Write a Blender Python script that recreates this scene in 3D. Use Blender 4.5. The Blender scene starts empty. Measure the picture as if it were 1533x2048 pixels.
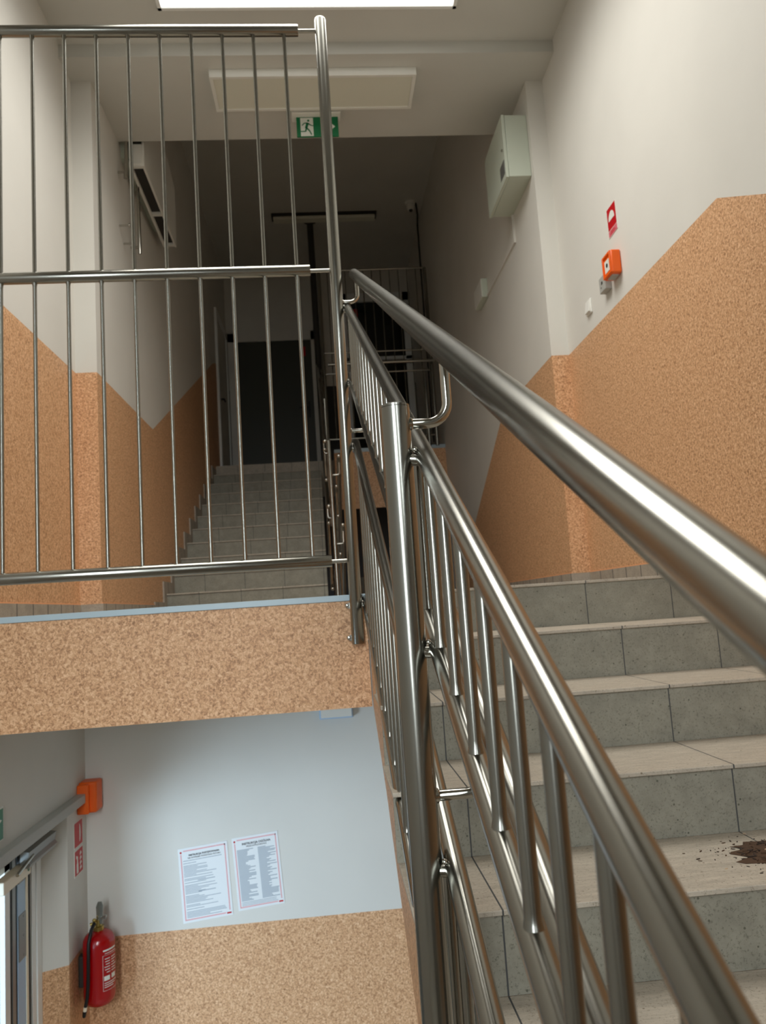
import bpy, bmesh, math, random
from mathutils import Vector, Matrix
random.seed(7)
SC = bpy.context.scene
COL = SC.collection
PI = math.pi

# ------------------------------------------------------------------ camera
def make_camera():
    yaw, pitch, roll = 0.07770843, 0.1216261, -0.0667453
    f = Vector((math.sin(yaw)*math.cos(pitch), math.cos(yaw)*math.cos(pitch), math.sin(pitch)))
    r0 = Vector((math.cos(yaw), -math.sin(yaw), 0)); u0 = r0.cross(f)
    r = math.cos(roll)*r0 + math.sin(roll)*u0
    u = -math.sin(roll)*r0 + math.cos(roll)*u0
    cam = bpy.data.cameras.new('camera'); o = bpy.data.objects.new('camera', cam)
    COL.objects.link(o)
    m = Matrix((r, u, -f)).transposed().to_4x4()
    o.matrix_world = m
    cam.sensor_fit = 'HORIZONTAL'; cam.sensor_width = 36.0; cam.lens = 36.0*1537/1533
    cam.clip_start = 0.02; cam.clip_end = 200
    cam.dof.use_dof = True; cam.dof.focus_distance = 1.3; cam.dof.aperture_fstop = 12.0
    SC.camera = o
make_camera()

# ------------------------------------------------------------------ light
W = bpy.data.worlds.new('sky'); SC.world = W; W.use_nodes = True
bg = W.node_tree.nodes['Background']
bg.inputs[1].default_value = 0.9
# bright overcast sky above the horizon, darker ground below it
_tc = W.node_tree.nodes.new('ShaderNodeTexCoord'); _sx = W.node_tree.nodes.new('ShaderNodeSeparateXYZ'); _cr = W.node_tree.nodes.new('ShaderNodeValToRGB')
_mr = W.node_tree.nodes.new('ShaderNodeMapRange'); _mr.inputs[1].default_value = -1; _mr.inputs[2].default_value = 1
W.node_tree.links.new(_tc.outputs['Generated'], _sx.inputs[0]); W.node_tree.links.new(_sx.outputs['Z'], _mr.inputs[0])
W.node_tree.links.new(_mr.outputs[0], _cr.inputs['Fac']); W.node_tree.links.new(_cr.outputs['Color'], bg.inputs[0])
_cr.color_ramp.elements[0].position = .46; _cr.color_ramp.elements[0].color = (.14, .14, .13, 1)
_cr.color_ramp.elements[1].position = .52; _cr.color_ramp.elements[1].color = (.82, .93, 1, 1)
SC.view_settings.view_transform = 'Standard'; SC.view_settings.look = 'None'
SC.view_settings.exposure = 0.0; SC.view_settings.gamma = 1.0
SC.view_settings.use_curve_mapping = False
SC.cycles.use_denoising = True
SC.cycles.max_bounces = 10; SC.cycles.diffuse_bounces = 5; SC.cycles.glossy_bounces = 6
SC.cycles.sample_clamp_indirect = 4.0
SC.cycles.caustics_reflective = False; SC.cycles.caustics_refractive = False

def area(name, loc, target, sx, sy, power, col, spread=180):
    L = bpy.data.lights.new(name, 'AREA'); L.shape = 'RECTANGLE'; L.size = sx; L.size_y = sy
    L.energy = power; L.color = col; L.spread = math.radians(spread)
    o = bpy.data.objects.new(name, L); COL.objects.link(o); o.location = loc
    d = Vector(target)-Vector(loc)
    o.rotation_euler = d.to_track_quat('-Z', 'Y').to_euler()
    return o
# daylight through the stair window behind the landing below, through the roof window, and the entrance door
area('daylight_stair_window', (-0.80, -1.98, 0.75), (-0.55, 1.8, -0.80), 0.52, 2.6, 28, (0.88, 0.96, 1.0), 84)
area('daylight_stair_window', (0.62, -1.98, 0.75), (0.6, 1.8, -0.95), 0.16, 2.6, 5, (0.88, 0.96, 1.0), 72)
area('daylight_roof_window', (0.08, 3.0, 3.350), (0.08, 2.95, 0), 1.56, 1.8, 53, (1.0, 0.98, 0.92), 156)
area('daylight_entrance_door', (-3.1, 0.7, -1.75), (-0.2, 4.4, -1.75), 1.1, 1.1, 72, (0.66, 0.82, 1.0), 120)

# ------------------------------------------------------------------ materials
def lin(r, g, b):
    f = lambda c: (c/255/12.92) if c/255 <= .04045 else ((c/255+.055)/1.055)**2.4
    return (f(r), f(g), f(b), 1)
def newmat(name):
    m = bpy.data.materials.new(name); m.use_nodes = True
    nt = m.node_tree; b = nt.nodes['Principled BSDF']
    return m, nt, b
def simple(name, rgb, rough=.6, metal=0, spec=.5, bump=0, bscale=300):
    m, nt, b = newmat(name)
    b.inputs['Base Color'].default_value = lin(*rgb)
    b.inputs['Roughness'].default_value = rough; b.inputs['Metallic'].default_value = metal
    b.inputs['Specular IOR Level'].default_value = spec
    if bump:
        n = nt.nodes.new('ShaderNodeTexNoise'); n.inputs['Scale'].default_value = bscale
        g = nt.nodes.new('ShaderNodeNewGeometry'); nt.links.new(g.outputs['Position'], n.inputs['Vector'])
        bp = nt.nodes.new('ShaderNodeBump'); bp.inputs['Strength'].default_value = bump; bp.inputs['Distance'].default_value = .002
        nt.links.new(n.outputs['Fac'], bp.inputs['Height']); nt.links.new(bp.outputs['Normal'], b.inputs['Normal'])
    return m
def paint(name, rgb):
    m, nt, b = newmat(name)
    g = nt.nodes.new('ShaderNodeNewGeometry')
    n = nt.nodes.new('ShaderNodeTexNoise'); n.inputs['Scale'].default_value = 2.2; n.inputs['Detail'].default_value = 5
    nt.links.new(g.outputs['Position'], n.inputs['Vector'])
    r = nt.nodes.new('ShaderNodeValToRGB')
    c = lin(*rgb); r.color_ramp.elements[0].position = .3; r.color_ramp.elements[1].position = .75
    r.color_ramp.elements[0].color = tuple(x*.94 for x in c[:3])+(1,); r.color_ramp.elements[1].color = c
    nt.links.new(n.outputs['Fac'], r.inputs['Fac']); nt.links.new(r.outputs['Color'], b.inputs['Base Color'])
    b.inputs['Roughness'].default_value = .62; b.inputs['Specular IOR Level'].default_value = .3
    n2 = nt.nodes.new('ShaderNodeTexNoise'); n2.inputs['Scale'].default_value = 260
    nt.links.new(g.outputs['Position'], n2.inputs['Vector'])
    bp = nt.nodes.new('ShaderNodeBump'); bp.inputs['Strength'].default_value = .12; bp.inputs['Distance'].default_value = .001
    nt.links.new(n2.outputs['Fac'], bp.inputs['Height']); nt.links.new(bp.outputs['Normal'], b.inputs['Normal'])
    return m
def grain_plaster(name, a, bcol, c):
    # granulate plaster: small angular grains in three tones under a satin binder
    m, nt, b = newmat(name)
    g = nt.nodes.new('ShaderNodeNewGeometry')
    n = nt.nodes.new('ShaderNodeTexNoise'); n.inputs['Scale'].default_value = 105; n.inputs['Detail'].default_value = 3; n.inputs['Roughness'].default_value = .65
    n.inputs['Distortion'].default_value = .8
    nt.links.new(g.outputs['Position'], n.inputs['Vector'])
    r = nt.nodes.new('ShaderNodeValToRGB'); e = r.color_ramp.elements
    e[0].position = .31; e[0].color = lin(*a); e[1].position = .68; e[1].color = lin(*c)
    k = e.new(.5); k.color = lin(*bcol)
    nt.links.new(n.outputs['Fac'], r.inputs['Fac']); nt.links.new(r.outputs['Color'], b.inputs['Base Color'])
    b.inputs['Roughness'].default_value = .5; b.inputs['Specular IOR Level'].default_value = .35
    bp = nt.nodes.new('ShaderNodeBump'); bp.inputs['Strength'].default_value = .35; bp.inputs['Distance'].default_value = .0015
    nt.links.new(n.outputs['Fac'], bp.inputs['Height']); nt.links.new(bp.outputs['Normal'], b.inputs['Normal'])
    return m
def tile(name, base, speck, pitch=.3267, x0=.30, axis='X', streak=False, gw=.0018):
    # stoneware tile: dark specks, pores, grout line every pitch along the given axis
    m, nt, b = newmat(name); N = nt.nodes; L = nt.links
    g = N.new('ShaderNodeNewGeometry')
    sep = N.new('ShaderNodeSeparateXYZ'); L.new(g.outputs['Position'], sep.inputs[0])
    def math_(op, a, v=None, w=None):
        q = N.new('ShaderNodeMath'); q.operation = op
        for i, s in enumerate((a, v, w)):
            if s is None: continue
            if isinstance(s, (int, float)): q.inputs[i].default_value = s
            else: L.new(s, q.inputs[i])
        return q.outputs[0]
    u = math_('DIVIDE', math_('SUBTRACT', sep.outputs[axis], x0), pitch)
    fr = math_('FRACT', u)
    d = math_('ABSOLUTE', math_('SUBTRACT', fr, .5))
    grout = math_('GREATER_THAN', d, .5-gw/pitch)
    n = N.new('ShaderNodeTexNoise'); n.inputs['Scale'].default_value = 14; n.inputs['Detail'].default_value = 8; n.inputs['Roughness'].default_value = .7
    mp = N.new('ShaderNodeMapping')
    if streak: mp.inputs['Scale'].default_value = (1, 5, 1)
    L.new(g.outputs['Position'], mp.inputs[0]); L.new(mp.outputs[0], n.inputs['Vector'])
    r = N.new('ShaderNodeValToRGB'); e = r.color_ramp.elements
    e[0].position = .3; e[0].color = tuple(x*.68 for x in lin(*base)[:3])+(1,); e[1].position = .72; e[1].color = lin(*base)
    L.new(n.outputs['Fac'], r.inputs['Fac'])
    s = N.new('ShaderNodeTexNoise'); s.inputs['Scale'].default_value = 170; s.inputs['Detail'].default_value = 4; s.inputs['Roughness'].default_value = .75
    L.new(g.outputs['Position'], s.inputs['Vector'])
    rs = N.new('ShaderNodeValToRGB'); rs.color_ramp.elements[0].position = .54; rs.color_ramp.elements[1].position = .70
    rs.color_ramp.elements[0].color = (0, 0, 0, 1); rs.color_ramp.elements[1].color = (.75, .75, .75, 1)
    L.new(s.outputs['Fac'], rs.inputs['Fac'])
    v = N.new('ShaderNodeTexVoronoi'); v.inputs['Scale'].default_value = 34; v.inputs['Randomness'].default_value = 1
    L.new(g.outputs['Position'], v.inputs['Vector'])
    pore = math_('LESS_THAN', v.outputs['Distance'], .085)
    sp = math_('MAXIMUM', rs.outputs['Color'], math_('MULTIPLY', pore, .8))
    m1 = N.new('ShaderNodeMix'); m1.data_type = 'RGBA'
    L.new(sp, m1.inputs[0]); L.new(r.outputs['Color'], m1.inputs[6]); m1.inputs[7].default_value = lin(*speck)
    m2 = N.new('ShaderNodeMix'); m2.data_type = 'RGBA'
    L.new(grout, m2.inputs[0]); L.new(m1.outputs[2], m2.inputs[6]); m2.inputs[7].default_value = lin(74, 76, 76)
    L.new(m2.outputs[2], b.inputs['Base Color'])
    b.inputs['Roughness'].default_value = .55; b.inputs['Specular IOR Level'].default_value = .35
    bp = N.new('ShaderNodeBump'); bp.inputs['Strength'].default_value = .25; bp.inputs['Distance'].default_value = .001; bp.invert = True
    L.new(math_('ADD', math_('MULTIPLY', grout, 2.0), sp), bp.inputs['Height']); L.new(bp.outputs['Normal'], b.inputs['Normal'])
    return m
def steel(name, rgb=(146, 145, 138), rough=.22, dark=False):
    m, nt, b = newmat(name); N = nt.nodes; L = nt.links
    b.inputs['Metallic'].default_value = 1.0
    t = N.new('ShaderNodeTexCoord')
    mp = N.new('ShaderNodeMapping'); mp.inputs['Scale'].default_value = (260, 260, 260)
    n = N.new('ShaderNodeTexNoise'); n.inputs['Scale'].default_value = 3; n.inputs['Detail'].default_value = 4
    L.new(t.outputs['Object'], mp.inputs[0]); L.new(mp.outputs[0], n.inputs['Vector'])
    mr = N.new('ShaderNodeMapRange'); mr.inputs[3].default_value = rough-.015; mr.inputs[4].default_value = rough+.02
    L.new(n.outputs['Fac'], mr.inputs[0]); L.new(mr.outputs[0], b.inputs['Roughness'])
    b.inputs['Base Color'].default_value = lin(*rgb)
    return m

M = {}
M['paint'] = paint('painted_plaster', (220, 218, 211))
M['ceiling'] = paint('ceiling_paint', (208, 208, 202))
M['grain'] = grain_plaster('granulate_plaster', (150, 108, 74), (212, 164, 122), (240, 202, 162))
M['edge'] = simple('orange_edge_paint', (238, 176, 130), .6)
M['riser'] = tile('riser_tile', (158, 155, 141), (78, 78, 66))
M['tread'] = tile('tread_tile', (200, 190, 174), (120, 108, 88), streak=True)
M['floor'] = tile('floor_tile', (200, 192, 176), (110, 100, 84))
M['skirt'] = tile('skirting_tile', (182, 172, 158), (110, 102, 90), gw=.0045, pitch=.19, axis='Y')
M['trimstrip'] = simple('edge_trim_paint', (176, 196, 206), .4)
M['steel'] = steel('brushed_stainless_steel')
M['steel2'] = steel('polished_stainless_steel', (184, 182, 174), .15)
M['white'] = simple('white_plastic', (232, 232, 226), .4)
M['cab'] = simple('grey_green_powder_coat', (196, 204, 190), .42)
M['diffuser'] = simple('opal_diffuser', (222, 222, 208), .5)
M['green'] = simple('sign_green', (0, 112, 66), .4)
M['signwhite'] = simple('sign_white', (228, 230, 222), .45)
M['red'] = simple('sign_red', (190, 8, 22), .4)
M['pink'] = simple('sign_pink', (214, 110, 122), .5)
M['orange'] = simple('orange_plastic', (240, 98, 8), .38)
M['black'] = simple('black_rubber_and_gap_shade', (16, 16, 18), .45)
M['dark'] = simple('dark_steel_and_wall_shade', (44, 42, 38), .5)  # dark steel; also the end wall band, where it stands in for shade
M['redpaint'] = simple('extinguisher_red', (164, 0, 8), .18, spec=.7)
M['brass'] = simple('brass', (180, 160, 96), .3, metal=1)
M['greybox'] = simple('grey_plastic', (172, 172, 166), .5)
M['alu'] = simple('grey_aluminium', (150, 152, 150), .38, metal=.6)
M['pvc'] = simple('white_pvc_frame', (236, 238, 236), .3)
M['cream'] = simple('cream_plastic', (244, 232, 208), .4)
M['film'] = simple('pale_blue_film', (176, 204, 232), .35)
M['greygreen'] = simple('hall_shade_door_grey', (62, 64, 56), .45)  # door grey set darker to stand in for the unlit hall
M['paper'] = simple('laminated_paper', (232, 236, 238), .35)
M['ink'] = simple('black_ink', (30, 30, 34), .6)
M['inkgrey'] = simple('grey_print', (158, 168, 178), .6)
M['inkpink'] = simple('pink_border_print', (226, 168, 172), .6)
M['dirt'] = simple('dry_brown_soil', (78, 56, 38), .95, bump=.8, bscale=200)
M['dirt2'] = simple('dark_soil', (52, 38, 28), .95)
M['bark'] = simple('pale_wood_chip', (196, 170, 140), .8)
M['concrete'] = simple('painted_wall_shade', (70, 66, 62), .9)  # dark tone standing in for the shade under the upper landing
def glassmat():
    m = bpy.data.materials.new('window_glass'); m.use_nodes = True; nt = m.node_tree; nt.nodes.clear()
    o = nt.nodes.new('ShaderNodeOutputMaterial'); t = nt.nodes.new('ShaderNodeBsdfTransparent'); g = nt.nodes.new('ShaderNodeBsdfGlossy')
    t.inputs[0].default_value = (.93, .97, .98, 1); g.inputs['Roughness'].default_value = .02
    x = nt.nodes.new('ShaderNodeMixShader'); x.inputs[0].default_value = .07
    nt.links.new(t.outputs[0], x.inputs[1]); nt.links.new(g.outputs[0], x.inputs[2]); nt.links.new(x.outputs[0], o.inputs[0])
    return m
M['glass'] = glassmat()
def panemat():
    m, nt, b = newmat('bright_opal_roof_glass')
    b.inputs['Base Color'].default_value = (.9, .9, .9, 1); b.inputs['Emission Color'].default_value = (1, .99, .96, 1); b.inputs['Emission Strength'].default_value = 1.6
    return m
M['skypane'] = panemat()
M['darkglass'] = simple('dark_glass', (20, 22, 22), .08, spec=.6)

# ------------------------------------------------------------------ mesh helpers
class MB:
    def __init__(s): s.bm = bmesh.new()
    def _q(s, vs, mi=0, smooth=False):
        try:
            f = s.bm.faces.new(vs); f.material_index = mi; f.smooth = smooth; return f
        except ValueError: return None
    def box(s, x0, x1, y0, y1, z0, z1, mi=0):
        x0, x1 = sorted((x0, x1)); y0, y1 = sorted((y0, y1)); z0, z1 = sorted((z0, z1))
        v = [s.bm.verts.new(p) for p in ((x0, y0, z0), (x1, y0, z0), (x1, y1, z0), (x0, y1, z0), (x0, y0, z1), (x1, y0, z1), (x1, y1, z1), (x0, y1, z1))]
        for q in ((0, 3, 2, 1), (4, 5, 6, 7), (0, 1, 5, 4), (1, 2, 6, 5), (2, 3, 7, 6), (3, 0, 4, 7)): s._q([v[i] for i in q], mi)
        return s
    def prism(s, poly, axis, a, b, mi=0):
        # polygon of 2-D points (the two other axes in order) pushed from a to b along axis
        def P(p, t):
            return {'X': (t, p[0], p[1]), 'Y': (p[0], t, p[1]), 'Z': (p[0], p[1], t)}[axis]
        A = [s.bm.verts.new(P(p, a)) for p in poly]; B = [s.bm.verts.new(P(p, b)) for p in poly]
        s._q(A, mi); s._q(B[::-1], mi)
        n = len(poly)
        for i in range(n): s._q([A[i], B[i], B[(i+1) % n], A[(i+1) % n]], mi)
        return s
    def path(s, pts, r, seg=16, mi=0, caps=True, rs=None):
        pts = [Vector(p) for p in pts]; n = len(pts); rings = []
        t0 = (pts[1]-pts[0]).normalized()
        up = Vector((0, 0, 1)) if abs(t0.z) < .9 else Vector((1, 0, 0))
        nx = t0.cross(up).normalized()
        for i, p in enumerate(pts):
            t = ((pts[min(i+1, n-1)]-p).normalized() + (p-pts[max(i-1, 0)]).normalized()).normalized() if 0 < i < n-1 else ((pts[1]-pts[0]) if i == 0 else (pts[-1]-pts[-2])).normalized()
            nx = (nx - t*nx.dot(t)).normalized(); ny = t.cross(nx)
            rr = rs[i] if rs else r
            rings.append([s.bm.verts.new(p+(nx*math.cos(2*PI*k/seg)+ny*math.sin(2*PI*k/seg))*rr) for k in range(seg)])
        for a, b in zip(rings[:-1], rings[1:]):
            for k in range(seg): s._q([a[k], a[(k+1) % seg], b[(k+1) % seg], b[k]], mi, True)
        if caps:
            s._q(rings[0][::-1], mi); s._q(rings[-1], mi)
        return s
    def tube(s, a, b, r, seg=20, mi=0): return s.path([a, b], r, seg, mi)
    def lathe(s, c, prof, seg=32, mi=0, axis='Z'):
        c = Vector(c); rings = []
        for r, h in prof:
            ring = []
            for k in range(seg):
                a = 2*PI*k/seg; x, y = r*math.cos(a), r*math.sin(a)
                v = {'Z': Vector((x, y, h)), 'Y': Vector((x, h, y)), 'X': Vector((h, x, y))}[axis]
                ring.append(s.bm.verts.new(c+v))
            rings.append(ring)
        for a, b in zip(rings[:-1], rings[1:]):
            for k in range(seg): s._q([a[k], a[(k+1) % seg], b[(k+1) % seg], b[k]], mi, True)
        s._q(rings[0][::-1], mi); s._q(rings[-1], mi)
        return s
    def ball(s, c, r, mi=0):
        prof = [(max(1e-4, r*math.sin(PI*i/10)), -r*math.cos(PI*i/10)) for i in range(11)]
        return s.lathe(c, prof, 16, mi)
    def build(s, name, mats, parent=None, bevel=0):
        bmesh.ops.recalc_face_normals(s.bm, faces=s.bm.faces)
        me = bpy.data.meshes.new(name); s.bm.to_mesh(me); s.bm.free()
        for m in (mats if isinstance(mats, (list, tuple)) else [mats]): me.materials.append(M[m])
        me.set_sharp_from_angle(angle=math.radians(38))
        o = bpy.data.objects.new(name, me); COL.objects.link(o)
        if parent is not None:
            o.parent = parent
            o.matrix_parent_inverse = Matrix.Translation(parent.location).inverted() @ Matrix.Identity(4) if parent.parent is None else Matrix.Identity(4)
        if bevel:
            bv = o.modifiers.new('bevel', 'BEVEL'); bv.width = bevel; bv.segments = 2; bv.limit_method = 'ANGLE'; bv.angle_limit = math.radians(40)
        return o
def tag(o, label=None, cat=None, group=None, kind=None):
    if label: o['label'] = label
    if cat: o['category'] = cat
    if group: o['group'] = group
    if kind: o['kind'] = kind
    return o
def thing(name, loc, label, cat, group=None):
    o = bpy.data.objects.new(name, None); COL.objects.link(o); o.location = loc; o.empty_display_size = .05
    return tag(o, label, cat, group)
def struct(mb, name, mats, label=None, cat=None, bevel=0):
    o = mb.build(name, mats, None, bevel); tag(o, label, cat, None, 'structure'); return o
def text(body, size, mat, name, parent, origin, right, up, depth=.0006, align='CENTER', bold=0.0, xs=1.0):
    cu = bpy.data.curves.new(name, 'FONT'); cu.body = body; cu.size = size; cu.align_x = align; cu.extrude = depth/2; cu.offset = bold
    tmp = bpy.data.objects.new(name, cu); COL.objects.link(tmp)
    bpy.context.view_layer.update()
    me = bpy.data.meshes.new_from_object(tmp.evaluated_get(bpy.context.evaluated_depsgraph_get()))
    bpy.data.objects.remove(tmp)
    r = Vector(right).normalized(); u = Vector(up).normalized(); n = r.cross(u)
    m = Matrix((r*xs, u, n)).transposed().to_4x4(); m.translation = Vector(origin)
    me.transform(m); me.materials.clear(); me.materials.append(M[mat]); me.name = name
    o = bpy.data.objects.new(name, me); COL.objects.link(o)
    o.parent = parent; o.matrix_parent_inverse = Matrix.Translation(parent.location).inverted()
    return o

# ------------------------------------------------------------------ main dimensions
R, T = .16, .31422544
Y0, Z0 = 2.801, .0448
XL, XR, XLi, XRi = -1.385, 1.561, -1.264, 1.45
ZL, ZE = -3.10, -1.555          # entrance floor, landing below the camera
WT = 1.456                      # top of the granulate band over the landing
YB = -1.9                       # wall behind the camera
XS = .134                       # open side of the near flight

# ------------------------------------------------------------------ walls
# right wall, near part (faces -X at XR)
w = MB()
low = [(YB, ZE-.3), (4.48, ZE-.3), (4.48, WT), (2.66, WT), (-.48, WT-.509*3.14), (YB, WT-.509*3.14)]
w.prism(low, 'X', XR, XR+.2, 1)
w.prism([(YB, WT-.509*3.14), (-.48, WT-.509*3.14), (2.66, WT), (4.48, WT), (4.48, 3.6), (YB, 3.6)], 'X', XR, XR+.2, 0)
struct(w, 'wall_right', ['paint', 'grain'], 'near right wall, pale plaster over an orange granulate band', 'wall')
# right wall, far part set in by a pilaster step (faces -X at XRi)
w = MB()
w.prism([(4.48, -3.1), (10.85, -3.1), (10.85, -1.0), (5.8, WT), (4.48, WT)], 'X', XRi, XR+.2, 1)
w.prism([(4.48, WT), (5.8, WT), (10.85, -1.0), (10.85, 5.1), (4.48, 5.1)], 'X', XRi, XR+.2, 0)
struct(w, 'wall_right_far', ['paint', 'grain'], 'far right wall beyond the pilaster step, running down beside the flight into the dark', 'wall')
# left wall near part with entrance door opening
w = MB()
D0, D1, DT = 1.60, 4.163, -.93
w.prism([(YB, WT), (4.43, WT), (4.43, 3.6), (YB, 3.6)], 'X', XL, XL-.2, 0)
w.prism([(2.76, -.35), (4.43, -.35), (4.43, WT), (2.76, WT)], 'X', XL, XL-.2, 1)
w.prism([(YB, -.35), (2.76, -.35), (2.76, WT), (YB, WT)], 'X', XL, XL-.2, 0)
w.prism([(YB, DT), (4.47, DT), (4.47, -.35), (YB, -.35)], 'X', XL, XL-.2, 0)
w.prism([(YB, -1.66), (D0, -1.66), (D0, DT), (YB, DT)], 'X', XL, XL-.2, 0)
w.prism([(XL, D1), (XL, 4.47), (XL-.2, 4.47), (XL-.2, 4.075), (-1.497, 4.109)], 'Z', -1.66, DT, 0)
w.prism([(YB, ZL), (D0, ZL), (D0, -1.66), (YB, -1.66)], 'X', XL, XL-.2, 1)
w.prism([(XL, D1), (XL, 4.47), (XL-.2, 4.47), (XL-.2, 4.075), (-1.497, 4.109)], 'Z', ZL, -1.66, 1)
struct(w, 'wall_left', ['paint', 'grain'], 'near left wall with the entrance door opening at its foot', 'wall')
w = MB()
pts_low = [(4.43, -.36), (10.85, -.36), (10.85, 3.21), (9.6, 3.21), (9.3, 3.10), (5.86, WT), (4.43, WT)]
w.prism(pts_low, 'X', XLi, XL-.2, 1)
w.prism([(4.43, WT), (5.86, WT), (9.3, 3.10), (9.6, 3.21), (10.85, 3.21), (10.85, 5.1), (4.43, 5.1)], 'X', XLi, XL-.2, 0)
struct(w, 'wall_left_far', ['paint', 'grain'], 'far left wall beyond the pilaster step, orange band climbing with the upper flight', 'wall')
# far end wall, its lower bands coloured dark to stand in for shade
w = MB()
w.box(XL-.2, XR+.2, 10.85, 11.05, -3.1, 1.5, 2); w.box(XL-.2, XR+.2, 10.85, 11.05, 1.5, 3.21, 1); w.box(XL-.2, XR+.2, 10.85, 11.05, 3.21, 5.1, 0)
struct(w, 'wall_end', ['paint', 'dark', 'concrete'], 'end wall in the dark behind the upper landing, lower bands coloured dark for the shade', 'wall')
# lower room back wall
w = MB()
w.box(XL, XR, 4.47, 4.6, -1.66, -.35, 0); w.box(XL, XR, 4.47, 4.6, ZL, -1.66, 1)
struct(w, 'wall_entrance_back', ['paint', 'grain'], 'wall under the landing with posters, pale above a granulate band', 'wall')
# wall behind the camera with the stair window
w = MB()
wx0, wx1, wz0, wz1 = -1.12, .74, -.60, 2.15
w.box(XL-.2, XR+.2, YB-.18, YB, ZL, wz0); w.box(XL-.2, XR+.2, YB-.18, YB, wz1, 3.6)
w.box(XL-.2, wx0, YB-.18, YB, wz0, wz1); w.box(wx1, XR+.2, YB-.18, YB, wz0, wz1)
struct(w, 'wall_window_side', ['paint'], 'wall behind the viewer holding the stair window', 'wall')
w = MB()
for x in (wx0, -.54, .48, wx1-.06): w.box(x, x+.06, YB-.12, YB-.06, wz0, wz1)
w.box(-.48, .48, YB-.10, YB-.08, wz0, wz1)  # solid middle panel, added out of view to cut the incoming daylight
for z in (wz0, wz1-.06): w.box(wx0, wx1, YB-.12, YB-.06, z, z+.06)
struct(w, 'window_1', ['pvc'], 'tall stair window behind the viewer', 'window')

# ------------------------------------------------------------------ ceilings
w = MB(); ZC1, ZC2, ZC3 = 3.366, 3.285, 4.95
sx0, sx1, sy0, sy1 = -.755, .917, 2.0, 3.958
w.box(XL-.2, XR+.2, YB-.2, sy0, ZC1, ZC1+.42); w.box(XL-.2, XR+.2, sy1, 4.22, ZC1, ZC1+.42)
w.box(XL-.2, sx0, sy0, sy1, ZC1, ZC1+.42); w.box(sx1, XR+.2, sy0, sy1, ZC1, ZC1+.42)
struct(w, 'ceiling', ['ceiling'], 'ceiling over the landing with a roof window opening', 'ceiling')
w = MB(); w.box(XL-.2, XR+.2, 4.22, 5.04, ZC2, ZC3+.2)
struct(w, 'ceiling_beam', ['ceiling'], 'dropped ceiling band over the landing edge of the dark hall', 'ceiling')
w = MB(); w.box(XL-.2, XR+.2, 5.04, 11.05, ZC3, ZC3+.2)
struct(w, 'ceiling_upper', ['ceiling'], 'high ceiling over the upper flight in the dark', 'ceiling')
w = MB()
for a in ((sx0, sx0+.02, sy0, sy1), (sx1-.02, sx1, sy0, sy1), (sx0, sx1, sy0, sy0+.02), (sx0, sx1, sy1-.02, sy1)):
    w.box(a[0], a[1], a[2], a[3], ZC1-.012, ZC1+.42)
rw = struct(w, 'window_2', ['pvc'], 'white frame of the bright roof window above', 'window')
w = MB(); w.box(sx0+.02, sx1-.02, sy0+.02, sy1-.02, ZC1-.004, ZC1+.01); w.build('bright_pane', 'skypane', rw)

# ------------------------------------------------------------------ landings and floors
FB = 6.12  # first riser of the upper flight
w = MB()
w.box(XL, XS, Y0+.0, FB+.3, -.33, Z0-.01); w.box(XS, XR, Y0+.012, FB, -.33, Z0-.01)
struct(w, 'floor_landing_slab', ['paint'], 'concrete slab of the middle landing', 'landing')
w = MB(); w.box(XL, XS, Y0+.001, FB+.02, Z0-.01, Z0-.001); w.box(XS, XR, Y0+.30, FB+.0, Z0-.01, Z0)
struct(w, 'floor', ['floor'], 'tiled floor of the middle landing', 'floor')
w = MB(); w.box(XL, XS, Y0-.004, Y0+.012, -.351, Z0-.018)
struct(w, 'trim_fascia', ['grain'], 'granulate plaster face of the landing edge under the tall guard rail', 'landing edge')
w = MB(); w.box(XL, XS, Y0-.012, Y0+.03, Z0-.018, Z0+.004)
struct(w, 'trim_edge_strip', ['trimstrip'], 'pale blue-grey strip along the top of the landing edge', 'edge trim', .002)
w = MB(); w.box(XL-.2, XR+.2, YB, 4.6, ZL-.1, ZL)
struct(w, 'floor_entrance', ['floor'], 'entrance floor at the bottom', 'floor')
w = MB(); w.box(XL, XR, YB, Y0-10*T, ZE-.2, ZE)
struct(w, 'floor_lower_landing', ['floor'], 'landing under the viewer', 'floor')
w = MB(); w.box(XLi, XRi, 9.26, 10.85, 1.6, 1.805); w.box(.16, XRi, 8.70, 9.26, 1.6, 1.805)
struct(w, 'floor_upper_landing', ['floor'], 'upper landing in the dark', 'floor')
w = MB(); w.box(.16, XRi, 8.68, 8.70, 1.12, 1.775, 0); w.box(.16, XRi, 8.67, 8.71, 1.775, 1.815, 1)
struct(w, 'trim_upper_fascia', ['grain', 'trimstrip'], 'orange face of the upper landing edge in the dark gap', 'landing edge')

# ------------------------------------------------------------------ near flight (the one the handrail follows)
fl = thing('stair_flight', (.85, 1.2, ZE), 'near tiled stair flight climbing to the landing on the right', 'stairs')
def flight_parts(parent, x0, x1, ynose, z, n, rise, dy, tread='tread', riser='riser', lip=.0112):
    """n risers; nosing k at ynose[k]; each tread and riser its own part"""
    for k in range(n):
        y = ynose+dy*k; zz = z+rise*k
        rb = MB(); rb.box(x0, x1, y+lip, y+lip+.01, zz-R, zz-.010); rb.build('riser', riser, parent)
        tb = MB(); tb.box(x0, x1, y, y+T+lip, zz-.010, zz); tb.build('tread', tread, parent, .0015)
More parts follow.
